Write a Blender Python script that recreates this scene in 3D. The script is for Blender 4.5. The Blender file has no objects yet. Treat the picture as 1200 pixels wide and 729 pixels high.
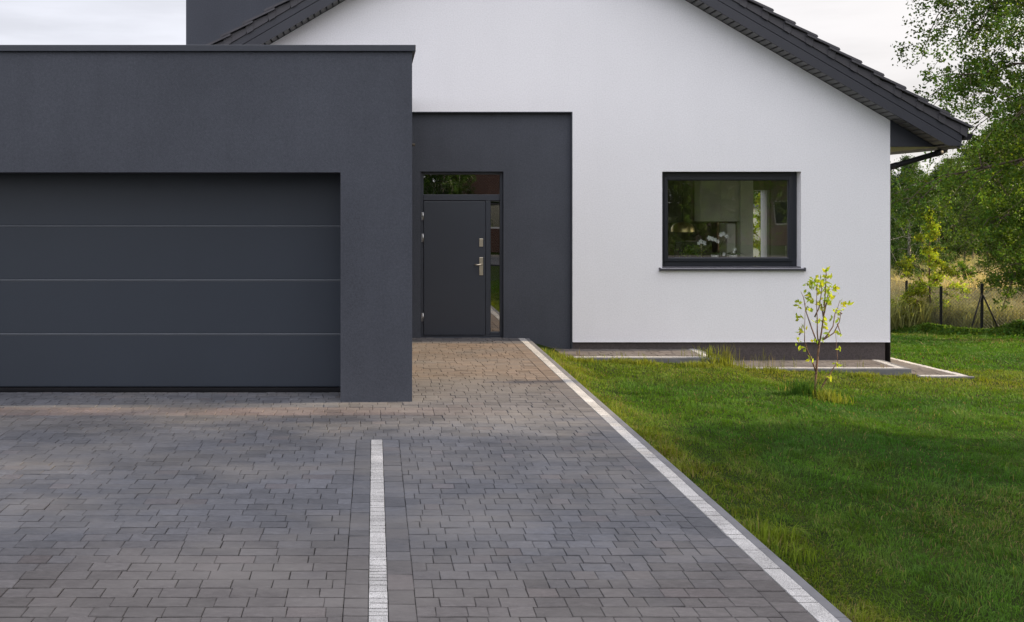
import bpy, bmesh, math, random
import numpy as np
from mathutils import Vector
random.seed(7)
RNG = np.random.default_rng(11)
sc = bpy.context.scene
col = sc.collection
PI = math.pi
EYE = 1.97; F = 1230.0; PX0 = 439.0; PY0 = 238.0     # the surveyed viewpoint: eye height, focal length in photo pixels, vanishing point

def XZ(px, py, d):
    return (px-PX0)/F*d, EYE-(py-PY0)/F*d

# ------------------------------------------------------------------ object helpers
def tag(o, label=None, cat=None, group=None, kind=None):
    if label: o['label'] = label
    if cat: o['category'] = cat
    if group: o['group'] = group
    if kind: o['kind'] = kind
    return o

def empty(name, loc=(0, 0, 0), label=None, cat=None, group=None, rz=0.0):
    o = bpy.data.objects.new(name, None); col.objects.link(o)
    o.location = loc; o.rotation_euler = (0, 0, rz); o.empty_display_size = .2
    return tag(o, label, cat, group)

def np_mesh(name, V, faces_list, mats, tint=None, matidx=None, smooth=False):
    """faces_list: list of (n,k) integer arrays."""
    me = bpy.data.meshes.new(name)
    V = np.asarray(V, dtype=np.float32)
    me.vertices.add(len(V)); me.vertices.foreach_set('co', V.ravel())
    idx = np.concatenate([f.ravel() for f in faces_list]).astype(np.int32)
    cnt = np.concatenate([np.full(len(f), f.shape[1]) for f in faces_list]).astype(np.int32)
    st = np.concatenate([[0], np.cumsum(cnt)[:-1]]).astype(np.int32)
    me.loops.add(len(idx)); me.loops.foreach_set('vertex_index', idx)
    me.polygons.add(len(cnt)); me.polygons.foreach_set('loop_start', st); me.polygons.foreach_set('loop_total', cnt)
    if matidx is not None: me.polygons.foreach_set('material_index', np.asarray(matidx, dtype=np.int32))
    me.polygons.foreach_set('use_smooth', np.full(len(cnt), smooth))
    if tint is not None:
        a = me.attributes.new('tint', 'FLOAT_COLOR', 'POINT')
        c = np.ones((len(V), 4), dtype=np.float32); c[:, :3] = tint
        a.data.foreach_set('color', c.ravel())
    for m in mats: me.materials.append(m)
    me.update(calc_edges=True); me.validate()
    return me

class MB:
    def __init__(s): s.v = []; s.f = []; s.sm = []
    def quad(s, *p):
        n = len(s.v); s.v += [tuple(q) for q in p]; s.f.append(tuple(range(n, n+len(p)))); s.sm.append(False)
    def box(s, x0, x1, y0, y1, z0, z1, bev=0.0):
        if bev:
            b = min(bev, (x1-x0)*.45, (y1-y0)*.45, (z1-z0)*.45)
            bm = bmesh.new(); bmesh.ops.create_cube(bm, size=1)
            for v in bm.verts:
                v.co = Vector(((x0+x1)/2+v.co.x*(x1-x0), (y0+y1)/2+v.co.y*(y1-y0), (z0+z1)/2+v.co.z*(z1-z0)))
            bmesh.ops.bevel(bm, geom=bm.edges[:], offset=b, segments=2, affect='EDGES', profile=.5)
            n = len(s.v); bm.verts.ensure_lookup_table(); bm.verts.index_update()
            s.v += [tuple(v.co) for v in bm.verts]
            for f in bm.faces: s.f.append(tuple(n+v.index for v in f.verts)); s.sm.append(False)
            bm.free(); return s
        n = len(s.v)
        s.v += [(x0,y0,z0),(x1,y0,z0),(x1,y1,z0),(x0,y1,z0),(x0,y0,z1),(x1,y0,z1),(x1,y1,z1),(x0,y1,z1)]
        for f in ((3,2,1,0),(4,5,6,7),(0,1,5,4),(1,2,6,5),(2,3,7,6),(3,0,4,7)):
            s.f.append(tuple(n+i for i in f)); s.sm.append(False)
        return s
    def prism(s, prof, y0, y1):
        """prof: list of (x,z) going round; extruded from y0 to y1"""
        k = len(prof); n = len(s.v)
        s.v += [(x, y0, z) for x, z in prof]+[(x, y1, z) for x, z in prof]
        s.f.append(tuple(n+i for i in range(k))); s.f.append(tuple(n+k+i for i in reversed(range(k)))); s.sm += [False, False]
        for i in range(k):
            j = (i+1) % k; s.f.append((n+i, n+k+i, n+k+j, n+j)); s.sm.append(False)
        return s
    def tube(s, pts, rad, seg=8, cap=True):
        pts = [Vector(p) for p in pts]
        if not hasattr(rad, '__len__'): rad = [rad]*len(pts)
        n0 = len(s.v); up = None
        for i, p in enumerate(pts):
            t = (pts[min(i+1, len(pts)-1)]-pts[max(i-1, 0)]).normalized()
            if up is None: up = t.orthogonal().normalized()
            up = (up-t*up.dot(t)).normalized(); w = t.cross(up)
            for k in range(seg):
                a = 2*PI*k/seg; s.v.append(tuple(p+(up*math.cos(a)+w*math.sin(a))*rad[i]))
        for i in range(len(pts)-1):
            for k in range(seg):
                a = n0+i*seg+k; b = n0+i*seg+(k+1) % seg
                s.f.append((a, b, b+seg, a+seg)); s.sm.append(True)
        if cap:
            s.f.append(tuple(n0+k for k in reversed(range(seg)))); s.sm.append(False)
            e = n0+(len(pts)-1)*seg; s.f.append(tuple(e+k for k in range(seg))); s.sm.append(False)
        return s
    def lathe(s, prof, c, seg=24):
        """prof: (r,z) list, turned round the vertical through c"""
        n0 = len(s.v)
        for r, z in prof:
            for k in range(seg):
                a = 2*PI*k/seg; s.v.append((c[0]+r*math.cos(a), c[1]+r*math.sin(a), c[2]+z))
        for i in range(len(prof)-1):
            for k in range(seg):
                a = n0+i*seg+k; b = n0+i*seg+(k+1) % seg
                s.f.append((a, b, b+seg, a+seg)); s.sm.append(True)
        return s
    def wall(s, x0, x1, zb, top, holes, y0, y1, xs=()):
        """upright wall between y0 and y1 with rectangular holes; top is a function of x, straight between the cuts"""
        cuts = sorted({x0, x1, *[c for h in holes for c in h[:2]], *xs})
        for a, b in zip(cuts[:-1], cuts[1:]):
            m = (a+b)/2; hs = sorted([h for h in holes if h[0] < m < h[1]], key=lambda h: h[2])
            lo = zb
            for h in hs+[None]:
                if h is None: pa, pb = top(a), top(b)
                else: pa = pb = h[2]
                if max(pa, pb) > lo+1e-6:
                    s.quad((a,y0,lo),(b,y0,lo),(b,y0,pb),(a,y0,pa)); s.quad((b,y1,lo),(a,y1,lo),(a,y1,pa),(b,y1,pb))
                if h is not None: lo = h[3]
            s.quad((a,y0,top(a)),(b,y0,top(b)),(b,y1,top(b)),(a,y1,top(a)))
            if not (hs and hs[0][2] <= zb+1e-6): s.quad((b,y0,zb),(a,y0,zb),(a,y1,zb),(b,y1,zb))
        s.quad((x0,y1,zb),(x0,y0,zb),(x0,y0,top(x0)),(x0,y1,top(x0))); s.quad((x1,y0,zb),(x1,y1,zb),(x1,y1,top(x1)),(x1,y0,top(x1)))
        for a, b, c, d in holes:
            s.quad((a,y0,c),(a,y1,c),(a,y1,d),(a,y0,d)); s.quad((b,y1,c),(b,y0,c),(b,y0,d),(b,y1,d))
            s.quad((a,y1,d),(b,y1,d),(b,y0,d),(a,y0,d))
            if c > zb+1e-6: s.quad((a,y0,c),(b,y0,c),(b,y1,c),(a,y1,c))
        return s
    def build(s, name, m, parent=None, origin=(0, 0, 0)):
        me = bpy.data.meshes.new(name)
        ox, oy, oz = origin
        me.from_pydata([(x-ox, y-oy, z-oz) for x, y, z in s.v], [], s.f)
        me.polygons.foreach_set('use_smooth', s.sm)
        for q in (m if isinstance(m, (list, tuple)) else [m]): me.materials.append(q)
        me.update()
        o = bpy.data.objects.new(name, me); col.objects.link(o)
        if parent is None: o.location = origin
        else: o.parent = parent
        return o

def link_mesh(name, me, parent=None, loc=(0, 0, 0)):
    o = bpy.data.objects.new(name, me); col.objects.link(o); o.location = loc
    if parent is not None: o.parent = parent
    return o

def copy_tree(o, parent=None):
    c = o.copy(); col.objects.link(c); c.parent = parent
    for ch in list(o.children): copy_tree(ch, c)
    return c

# ------------------------------------------------------------------ materials
def _mat(name):
    m = bpy.data.materials.new(name); m.use_nodes = True
    nt = m.node_tree; nt.nodes.clear()
    out = nt.nodes.new('ShaderNodeOutputMaterial'); b = nt.nodes.new('ShaderNodeBsdfPrincipled')
    nt.links.new(b.outputs[0], out.inputs[0])
    return m, nt, b, out

def N(nt, t, **kw):
    n = nt.nodes.new(t)
    for k, v in kw.items():
        if k.startswith('i_'):
            n.inputs[int(k[2:]) if k[2:].isdigit() else k[2:]].default_value = v
        else: setattr(n, k, v)
    return n

def noise(nt, vec, scale, detail=4, rough=.55):
    n = nt.nodes.new('ShaderNodeTexNoise'); n.inputs['Scale'].default_value = scale
    n.inputs['Detail'].default_value = detail; n.inputs['Roughness'].default_value = rough
    if vec is not None: nt.links.new(vec, n.inputs['Vector'])
    return n.outputs[0]

def ramp(nt, fac, stops):
    r = nt.nodes.new('ShaderNodeValToRGB'); e = r.color_ramp.elements
    while len(e) < len(stops): e.new(.5)
    for k, (p, c) in enumerate(stops):
        e[k].position = p; e[k].color = (c, c, c, 1) if not hasattr(c, '__len__') else (*c, 1)
    nt.links.new(fac, r.inputs[0]); return r.outputs[0]

def mixc(nt, a, b, fac, mode='MIX'):
    n = nt.nodes.new('ShaderNodeMix'); n.data_type = 'RGBA'; n.blend_type = mode
    for s, v in ((n.inputs[0], fac), (n.inputs[6], a), (n.inputs[7], b)):
        if isinstance(v, bpy.types.NodeSocket): nt.links.new(v, s)
        elif hasattr(v, '__len__'): s.default_value = (*v, 1)
        else: s.default_value = v
    return n.outputs[2]

def bump(nt, b, h, strength, dist):
    n = nt.nodes.new('ShaderNodeBump'); n.inputs['Strength'].default_value = strength; n.inputs['Distance'].default_value = dist
    nt.links.new(h, n.inputs['Height']); nt.links.new(n.outputs[0], b.inputs['Normal'])

def objco(nt): return nt.nodes.new('ShaderNodeTexCoord').outputs['Object']

def plain(name, c, rough=.5, metal=0.0, var=.08, vscale=6.0, bstr=0.0, bscale=200.0, bdist=.002, spec=.5):
    m, nt, b, out = _mat(name); co = objco(nt)
    v = ramp(nt, noise(nt, co, vscale, 5), [(.25, 1-var), (.75, 1+var)])
    nt.links.new(mixc(nt, c, v, 1.0, 'MULTIPLY'), b.inputs['Base Color'])
    b.inputs['Roughness'].default_value = rough; b.inputs['Metallic'].default_value = metal
    b.inputs['Specular IOR Level'].default_value = spec
    if bstr: bump(nt, b, noise(nt, co, bscale, 3), bstr, bdist)
    return m

def stucco(name, c, var=.05, grain=.10, spec=.3, streak=.0):
    m, nt, b, out = _mat(name); co = objco(nt)
    big = ramp(nt, noise(nt, co, .7, 6, .6), [(.3, 1-var), (.7, 1+var*.6)])
    fine = ramp(nt, noise(nt, co, 52, 4, .75), [(.3, 1-grain), (.7, 1+grain)])
    cc = mixc(nt, mixc(nt, c, big, 1.0, 'MULTIPLY'), fine, 1.0, 'MULTIPLY')
    if streak:
        mp = N(nt, 'ShaderNodeMapping'); mp.inputs['Scale'].default_value = (2.2, 2.2, .25); nt.links.new(co, mp.inputs[0])
        st = ramp(nt, noise(nt, mp.outputs[0], 1.5, 6, .65), [(.45, 1.0), (.8, 1-streak)])
        cc = mixc(nt, cc, st, 1.0, 'MULTIPLY')
    nt.links.new(cc, b.inputs['Base Color'])
    b.inputs['Roughness'].default_value = .92; b.inputs['Specular IOR Level'].default_value = spec
    bump(nt, b, noise(nt, co, 110, 3, .7), .55, .004)
    return m

M = {}
M['white'] = stucco('white_render', (.80, .795, .83), .025, .085, .2, .02)
M['dark'] = stucco('charcoal_render', (.067, .0725, .089), .13, .17, .25, .10)
M['plinth'] = stucco('plinth_render', (.085, .072, .072), .12, .3, .2, .1)
M['darkmetal'] = plain('anthracite_metal', (.040, .042, .052), .42, 0, .06, 3, spec=.45)
M['verge'] = plain('anthracite_verge', (.033, .035, .046), .45, 0, .08, 2, spec=.4)
M['coping'] = plain('coping_metal', (.024, .028, .040), .4, 0, .07, 3)
M['tile'] = plain('roof_tile', (.052, .050, .059), .55, 0, .16, 5, .25, 60, .004)
M['soffit'] = plain('soffit_board', (.085, .082, .082), .28, 0, .15, 6)
M['gdoor'] = plain('garage_door_paint', (.027, .034, .047), .42, 0, .05, 1.2, .15, 350, .0008, spec=.4)
M['seam_glint'] = plain('seam_highlight', (.085, .095, .112), .4)  # lighter tone for the light line painted along the garage door seams
M['door'] = plain('door_paint', (.035, .040, .053), .38, 0, .04, 2, .1, 300, .0006, spec=.4)
M['frame'] = plain('window_frame_paint', (.013, .016, .023), .35, 0, .05, 3)
M['sill'] = plain('sill_metal', (.055, .055, .068), .4, 0, .06, 3)
M['seal'] = plain('rubber_seal', (.012, .012, .014), .85, spec=.15)
M['steel'] = plain('brushed_steel', (.62, .56, .46), .32, 1.0, .06, 20)
M['hinge'] = plain('hinge_steel', (.55, .55, .56), .35, 1.0, .05, 20)
M['pipe'] = plain('gutter_metal', (.012, .012, .015), .55, spec=.2)
M['inwall'] = plain('room_paint', (.20, .21, .19), .9)
M['inwood'] = plain('dark_wood', (.05, .036, .030), .5, 0, .3, 9)
M['inwhite'] = plain('cabinet_lacquer', (.84, .88, .86), .4)
M['paper'] = plain('white_ceramic', (.8, .8, .78), .4)
M['brass'] = plain('brass_shade', (.62, .50, .22), .35, .9)
M['black'] = plain('black_fabric', (.015, .015, .016), .8)
M['post'] = plain('fence_post_paint', (.006, .007, .007), .8)
M['wire'] = plain('fence_wire', (.10, .11, .10), .5, .3)
M['concrete'] = plain('kerb_concrete', (.155, .155, .165), .85, 0, .2, 5, .4, 90, .002, spec=.25)
M['petal'] = plain('orchid_petal', (.92, .91, .92), .6)

def speckle(name):
    m, nt, b, out = _mat(name); co = objco(nt)
    at = N(nt, 'ShaderNodeAttribute', attribute_name='tint')
    f = ramp(nt, noise(nt, co, 210, 2, .8), [(.38, .30), (.50, .85), (.66, 1.12)])
    g = ramp(nt, noise(nt, co, 3.0, 5, .6), [(.3, .70), (.66, 1.06)])
    c = mixc(nt, mixc(nt, at.outputs['Color'], f, 1.0, 'MULTIPLY'), g, 1.0, 'MULTIPLY')
    nt.links.new(c, b.inputs['Base Color']); b.inputs['Roughness'].default_value = .85
    b.inputs['Specular IOR Level'].default_value = .25
    bump(nt, b, noise(nt, co, 210, 2, .8), .5, .003)
    return m
M['pale'] = speckle('pale_granite_strip')

def paver():
    m, nt, b, out = _mat('concrete_paver'); co = objco(nt)
    at = N(nt, 'ShaderNodeAttribute', attribute_name='tint')
    # brushed, slightly marbled face of each stone
    mp = N(nt, 'ShaderNodeMapping'); mp.inputs['Scale'].default_value = (1.0, 2.4, 1); mp.inputs['Rotation'].default_value = (0, 0, .6); nt.links.new(co, mp.inputs[0])
    st = ramp(nt, noise(nt, mp.outputs[0], 17, 6, .72), [(.3, .78), (.52, 1.0), (.74, 1.34)])
    fn = ramp(nt, noise(nt, co, 190, 3, .7), [(.3, .80), (.7, 1.20)])
    # dust lying in long wandering drifts
    m2 = N(nt, 'ShaderNodeMapping'); m2.inputs['Scale'].default_value = (.45, .8, 1); nt.links.new(co, m2.inputs[0])
    n2 = noise(nt, m2.outputs[0], 1.5, 8, .66)
    du = ramp(nt, n2, [(.44, 0.0), (.68, .75)])
    c = mixc(nt, mixc(nt, at.outputs['Color'], st, 1.0, 'MULTIPLY'), fn, 1.0, 'MULTIPLY')
    c = mixc(nt, c, (.165, .155, .150), du)
    dk = ramp(nt, noise(nt, co, .9, 5, .6), [(.34, .84), (.6, 1.06)])
    c = mixc(nt, c, dk, 1.0, 'MULTIPLY')
    nt.links.new(c, b.inputs['Base Color'])
    b.inputs['Roughness'].default_value = .78; b.inputs['Specular IOR Level'].default_value = .3
    bump(nt, b, noise(nt, mp.outputs[0], 60, 4, .7), .5, .003)
    return m
M['paver'] = paver()
def joint():
    m, nt, b, out = _mat('joint_sand'); co = objco(nt)
    c = ramp(nt, noise(nt, co, 2.2, 7, .7), [(.47, (.006, .006, .006)), (.58, (.022, .018, .013)), (.68, (.13, .095, .055))])
    nt.links.new(c, b.inputs['Base Color']); b.inputs['Roughness'].default_value = .95; b.inputs['Specular IOR Level'].default_value = .1
    return m
M['joint'] = joint()

def leafmat(name, c, trans=.45, gloss=.45):
    m = bpy.data.materials.new(name); m.use_nodes = True; nt = m.node_tree; nt.nodes.clear()
    out = nt.nodes.new('ShaderNodeOutputMaterial')
    at = N(nt, 'ShaderNodeAttribute', attribute_name='tint')
    cc = mixc(nt, c, at.outputs['Color'], 1.0, 'MULTIPLY')
    b = nt.nodes.new('ShaderNodeBsdfPrincipled'); b.inputs['Roughness'].default_value = gloss; b.inputs['Specular IOR Level'].default_value = .12
    nt.links.new(cc, b.inputs['Base Color'])
    t = nt.nodes.new('ShaderNodeBsdfTranslucent')
    nt.links.new(mixc(nt, cc, (1.25, 1.2, .55), 1.0, 'MULTIPLY'), t.inputs[0])
    mx = nt.nodes.new('ShaderNodeMixShader'); mx.inputs[0].default_value = trans
    nt.links.new(b.outputs[0], mx.inputs[1]); nt.links.new(t.outputs[0], mx.inputs[2]); nt.links.new(mx.outputs[0], out.inputs[0])
    return m
M['leaf_green'] = leafmat('broadleaf_foliage', (.090, .158, .024))
M['leaf_dark'] = leafmat('dark_foliage', (.050, .096, .028))
M['leaf_birch'] = leafmat('birch_foliage', (.062, .118, .032))
M['leaf_lime'] = leafmat('young_foliage', (.31, .38, .040), .5)
M['leaf_weed'] = leafmat('weed_foliage', (.085, .155, .024))
M['grass'] = leafmat('grass_blades', (1, 1, 1), .35, .6)
M['dry'] = leafmat('dry_grass_blades', (1, 1, 1), .35, .8)

def bark(name, a, bcol):
    m, nt, b, out = _mat(name); co = objco(nt)
    mp = N(nt, 'ShaderNodeMapping'); mp.inputs['Scale'].default_value = (3, 3, 9); nt.links.new(co, mp.inputs[0])
    c = ramp(nt, noise(nt, mp.outputs[0], 2.5, 6, .7), [(.38, a), (.52, bcol)])
    nt.links.new(c, b.inputs['Base Color']); b.inputs['Roughness'].default_value = .9
    bump(nt, b, noise(nt, mp.outputs[0], 6, 5, .7), .6, .02)
    return m
M['bark'] = bark('brown_bark', (.035, .026, .02), (.12, .09, .065))
M['bark_birch'] = bark('birch_bark', (.06, .05, .045), (.50, .46, .40))
M['bark_twig'] = bark('red_brown_bark', (.06, .03, .02), (.16, .09, .055))

def soil():
    m, nt, b, out = _mat('lawn_soil'); co = objco(nt)
    c = ramp(nt, noise(nt, co, 2.0, 8, .7), [(.3, (.016, .026, .007)), (.55, (.030, .045, .010)), (.75, (.060, .062, .020))])
    nt.links.new(c, b.inputs['Base Color']); b.inputs['Roughness'].default_value = 1; b.inputs['Specular IOR Level'].default_value = .05
    bump(nt, b, noise(nt, co, 45, 5, .7), .8, .03)
    return m
M['soil'] = soil()

def glass(name, refl=.10, tint=(.93, .96, .94)):
    m = bpy.data.materials.new(name); m.use_nodes = True; nt = m.node_tree; nt.nodes.clear()
    out = nt.nodes.new('ShaderNodeOutputMaterial')
    tr = nt.nodes.new('ShaderNodeBsdfTransparent'); tr.inputs[0].default_value = (*tint, 1)
    gl = nt.nodes.new('ShaderNodeBsdfGlossy'); gl.inputs['Roughness'].default_value = .0; gl.inputs[0].default_value = (1, 1, 1, 1)
    fr = nt.nodes.new('ShaderNodeFresnel'); fr.inputs[0].default_value = 1.5
    ad = N(nt, 'ShaderNodeMath', operation='ADD', use_clamp=True); ad.inputs[1].default_value = refl
    nt.links.new(fr.outputs[0], ad.inputs[0])
    co = objco(nt); bp = nt.nodes.new('ShaderNodeBump'); bp.inputs['Strength'].default_value = .03; bp.inputs['Distance'].default_value = .01
    nt.links.new(noise(nt, co, 2.5, 1), bp.inputs['Height']); nt.links.new(bp.outputs[0], gl.inputs['Normal'])
    mx = nt.nodes.new('ShaderNodeMixShader')
    nt.links.new(ad.outputs[0], mx.inputs[0]); nt.links.new(tr.outputs[0], mx.inputs[1]); nt.links.new(gl.outputs[0], mx.inputs[2]); nt.links.new(mx.outputs[0], out.inputs[0])
    return m
M['glass'] = glass('window_glass', .115, (.97, .99, .98))
M['doorglass'] = glass('tinted_door_glass', .28, (.25, .25, .25))

def brick(name, c1, c2, mortar):
    m, nt, b, out = _mat(name); tc = objco(nt)
    mp = N(nt, 'ShaderNodeMapping'); mp.inputs['Rotation'].default_value = (PI/2, 0, 0); nt.links.new(tc, mp.inputs[0])
    br = nt.nodes.new('ShaderNodeTexBrick'); nt.links.new(mp.outputs[0], br.inputs['Vector'])
    br.inputs['Color1'].default_value = (*c1, 1); br.inputs['Color2'].default_value = (*c2, 1); br.inputs['Mortar'].default_value = (*mortar, 1)
    br.inputs['Scale'].default_value = 4; br.inputs['Mortar Size'].default_value = .02
    nt.links.new(br.outputs[0], b.inputs['Base Color']); b.inputs['Roughness'].default_value = .9
    return m
M['brick'] = brick('red_brown_brick', (.16, .075, .05), (.11, .05, .035), (.2, .17, .15))
M['plaster2'] = plain('cream_plaster', (.72, .68, .55), .9)
M['brown'] = plain('brown_boards', (.16, .11, .08), .8, 0, .3, 5)
M['plaster'] = plain('pink_plaster', (.42, .31, .25), .9)
M['rooftile_far'] = plain('brown_roof', (.09, .05, .04), .8)
M['asphalt'] = plain('road_asphalt', (.055, .055, .058), .9, 0, .15, 3, .3, 80, .004)

# ------------------------------------------------------------------ terrain
def lawn_z(x, y):
    x = np.asarray(x, dtype=float); y = np.asarray(y, dtype=float)
    s = np.clip((y-3)/10.5, 0, 1); s = .15+.85*s**1.6
    z = -.045+(np.interp(x, [2.25, 2.75, 4.6, 5.2, 7.3, 9.0], [-.045, -.185, -.222, -.325, -.398, -.43])+.045)*s
    z = z-(.035*np.clip(y-14.4, 0, 3)+.09*np.clip(y-17.4, 0, 10))*np.clip((x-2)/3, 0, 1)
    z = z+.012*np.sin(x*2.1+.6*y)*np.sin(y*1.3+1)*np.clip((x-2.6)/1.0, 0, 1)
    return z

def axis(vals):
    out = []
    for a, b, n in vals: out += list(np.linspace(a, b, n, endpoint=False))
    return np.array(out+[vals[-1][1]])
gx = axis([(-900, -60, 8), (-60, -7, 8), (-7, 2.2, 4), (2.2, 18, 80), (18, 60, 14), (60, 900, 8)])
gy = axis([(-900, -60, 8), (-60, -8, 8), (-8, 3, 8), (3, 30, 110), (30, 70, 10), (70, 1500, 10)])
GX, GY = np.meshgrid(gx, gy, indexing='ij')
GZ = lawn_z(GX, GY)
inside = (GX < 2.21)
GZ = np.where(inside, np.minimum(GZ, -.06), GZ)
V = np.stack([GX, GY, GZ], -1).reshape(-1, 3)
nx, ny = len(gx), len(gy)
I = (np.arange(nx-1)[:, None]*ny+np.arange(ny-1)[None, :]).ravel()
faces = np.stack([I, I+ny, I+ny+1, I+1], -1)
tag(link_mesh('lawn', np_mesh('lawn', V, [faces], [M['soil']], smooth=True)), kind='structure')

# ------------------------------------------------------------------ paving
PV = []; PF = []; PT = []; PM = []; PN = [0]
def stone(x0, x1, y0, y1, zt, c, mi=0, gap=.0032, bev=.0035, jit=.0008, zj=.0009):
    g = gap/2; x0 += g; x1 -= g; y0 += g*2.9; y1 -= g*2.9
    if x1-x0 < .012 or y1-y0 < .008: return
    j = RNG.normal(0, jit, (4, 2)); dz = RNG.normal(0, zj, 4)+RNG.normal(0, zj)
    P = np.array([(x0, y0), (x1, y0), (x1, y1), (x0, y1)])+j
    ctr = P.mean(0); ins = P+np.sign(ctr-P)*np.array((bev, bev*1.7))
    n = PN[0]
    v = np.zeros((12, 3)); v[:4, :2] = P; v[:4, 2] = zt-.055; v[4:8, :2] = P; v[4:8, 2] = zt-bev*.8+dz; v[8:, :2] = ins; v[8:, 2] = zt+dz
    PV.append(v); PT.append(np.tile(c, (12, 1)))
    fs = [(n+8, n+9, n+10, n+11)]
    for k in range(4):
        q = (k+1) % 4
        fs.append((n+k, n+q, n+4+q, n+4+k)); fs.append((n+4+k, n+4+q, n+8+q, n+8+k))
    PF.append(np.array(fs)); PM.append(np.full(9, mi)); PN[0] += 12
def flush(name, mats, bed=None):
    if bed:
        n = PN[0]; x0, x1, y0, y1, z = bed
        PV.append(np.array([(x0, y0, z), (x1, y0, z), (x1, y1, z), (x0, y1, z)])); PT.append(np.full((4, 3), .02)); PF.append(np.array([(n, n+1, n+2, n+3)])); PM.append(np.array([1]))
    o = tag(link_mesh(name, np_mesh(name, np.concatenate(PV), [np.concatenate(PF)], mats, tint=np.concatenate(PT), matidx=np.concatenate(PM))), kind='structure')
    PV.clear(); PF.clear(); PT.clear(); PM.clear(); PN[0] = 0
    return o

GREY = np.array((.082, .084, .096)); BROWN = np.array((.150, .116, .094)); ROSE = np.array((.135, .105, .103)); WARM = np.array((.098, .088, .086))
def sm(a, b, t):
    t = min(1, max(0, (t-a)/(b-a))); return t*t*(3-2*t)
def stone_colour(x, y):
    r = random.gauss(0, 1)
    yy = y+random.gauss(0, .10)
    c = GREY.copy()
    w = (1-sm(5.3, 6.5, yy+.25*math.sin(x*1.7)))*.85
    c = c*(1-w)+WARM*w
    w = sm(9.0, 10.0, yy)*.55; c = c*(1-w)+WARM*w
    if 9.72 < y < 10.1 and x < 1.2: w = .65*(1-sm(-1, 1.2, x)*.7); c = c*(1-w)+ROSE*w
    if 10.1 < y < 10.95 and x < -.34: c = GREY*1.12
    if x > .3 and y > 10.6:  # brown stones by the door, the warm sunlit strip tinted into them
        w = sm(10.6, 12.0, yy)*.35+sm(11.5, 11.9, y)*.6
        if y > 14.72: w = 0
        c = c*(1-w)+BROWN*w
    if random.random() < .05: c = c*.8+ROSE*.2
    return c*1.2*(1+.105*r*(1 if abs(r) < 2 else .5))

PITCH = .125
def row(x0, x1, y, lens, fn=stone_colour, zt=0.0):
    x = x0-random.random()*.0
    first = True
    while x < x1-1e-4:
        L = random.choice(lens)*random.uniform(.97, 1.03)
        if first: L *= random.uniform(.45, 1); first = False
        if x1-(x+L) < .06: L = x1-x
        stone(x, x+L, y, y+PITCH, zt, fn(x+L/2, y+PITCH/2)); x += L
y = -3.0
while y < 15.31:
    yc = y+PITCH/2
    if yc < 8.75:
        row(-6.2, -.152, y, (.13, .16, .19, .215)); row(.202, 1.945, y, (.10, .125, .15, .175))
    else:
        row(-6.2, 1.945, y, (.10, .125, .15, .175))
    y += PITCH
def column(x0, x1, ya, yb, lens):
    y = ya
    while y < yb-1e-3:
        L = random.choice(lens)
        if yb-(y+L) < .06: L = yb-y
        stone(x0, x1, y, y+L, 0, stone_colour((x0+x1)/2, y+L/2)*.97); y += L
column(-.152, -.030, -3, 8.75, (.10, .125, .15, .19, .22)); column(.066, .202, -3, 8.75, (.10, .125, .15, .19, .22)); column(1.945, 2.09, -3, 15.31, (.10, .125, .15, .19, .22))
flush('driveway', [M['paver'], M['joint']], (-6.2, 2.19, -3, 15.325, -.016))
def pale_line(name, x0, x1, y0, y1, z, along='y', size=(.045, .065, .09), gap=.0040):
    t = y0 if along == 'y' else x0; end = y1 if along == 'y' else x1
    while t < end-1e-3:
        L = random.choice(size)
        if end-(t+L) < .03: L = end-t
        c = np.array((.60, .585, .58))*random.uniform(.90, 1.06)
        if along == 'y': stone(x0, x1, t, t+L, z, c, gap=gap, bev=.002, jit=.0006, zj=.0005)
        else: stone(t, t+L, y0, y1, z, c, gap=gap, bev=.002, jit=.0006, zj=.0005)
        t += L
pale_line('', -.030, .066, -3, 8.75, .001); flush('parking_line', [M['pale'], M['joint']])
pale_line('', 2.09, 2.19, -3, 15.31, .001, size=(.08, .10, .20, .3)); flush('drive_edge_line', [M['pale'], M['joint']])
mb = MB(); y = -3.0
while y < 15.3:
    e = min(15.31, y+1.0); mb.box(2.1915, 2.252, y+.002, e-.002, -.4, -.002, .006); y += 1.0
tag(mb.build('drive_kerb', M['concrete']), kind='structure')

# stepped apron of paving along the plinth
def terrace(name, x0, x1, yf, yb, z, slope=0.0, side=True, front=True):
    """returns nothing: stones, pale edge stones, kerb"""
    xr = x1-.10 if side else x1; yfr = yf+.085
    def colr(x, y):
        c = BROWN*.55+GREY*.5; return c*random.uniform(.85, 1.2)
    y = yfr
    while y < yb-1e-3:
        e = min(y+PITCH, yb); x = x0
        while x < xr-1e-3:
            L = random.choice((.12, .15, .18))
            if xr-(x+L) < .06: L = xr-x
            stone(x, x+L, y, e, z-slope*(y-yf), colr(x, y)); x += L
        y = e
    flush('path', [M['paver'], M['joint']], None if slope else (x0, xr, yfr, yb, z-.006))
    pale_line('', x0, x1, yf, yfr, z+.001, 'x', (.10, .15, .2))
    if side:
        t = yfr
        while t < yb-1e-3:
            L = min(random.choice((.10, .15)), yb-t)
            stone(xr, x1, t, t+L, z+.001-slope*(t-yf), np.array((.60, .585, .58))*random.uniform(.9, 1.05)); t += L
    flush('path_edge_line', [M['pale'], M['joint']])
    kb = MB().box(x0, x1+.06, yf-.062, yf-.002, z-.45, z-.001, .006)
    if side:
        if slope:
            kb.prism([(x1+.002, z-.4), (x1+.03, z-.4), (x1+.03, z-.008), (x1+.002, z-.008)], yf, yf+.4)
        else: kb.box(x1+.002, x1+.06, yf-.001, yb, z-.45, z-.001, .006)
    tag(kb.build('path_kerb', M['concrete']), kind='structure')
terrace('path', 2.254, 4.66, 14.43, 15.27, -.15)
terrace('path', 4.725, 7.33, 14.50, 15.27, -.31)
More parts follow.
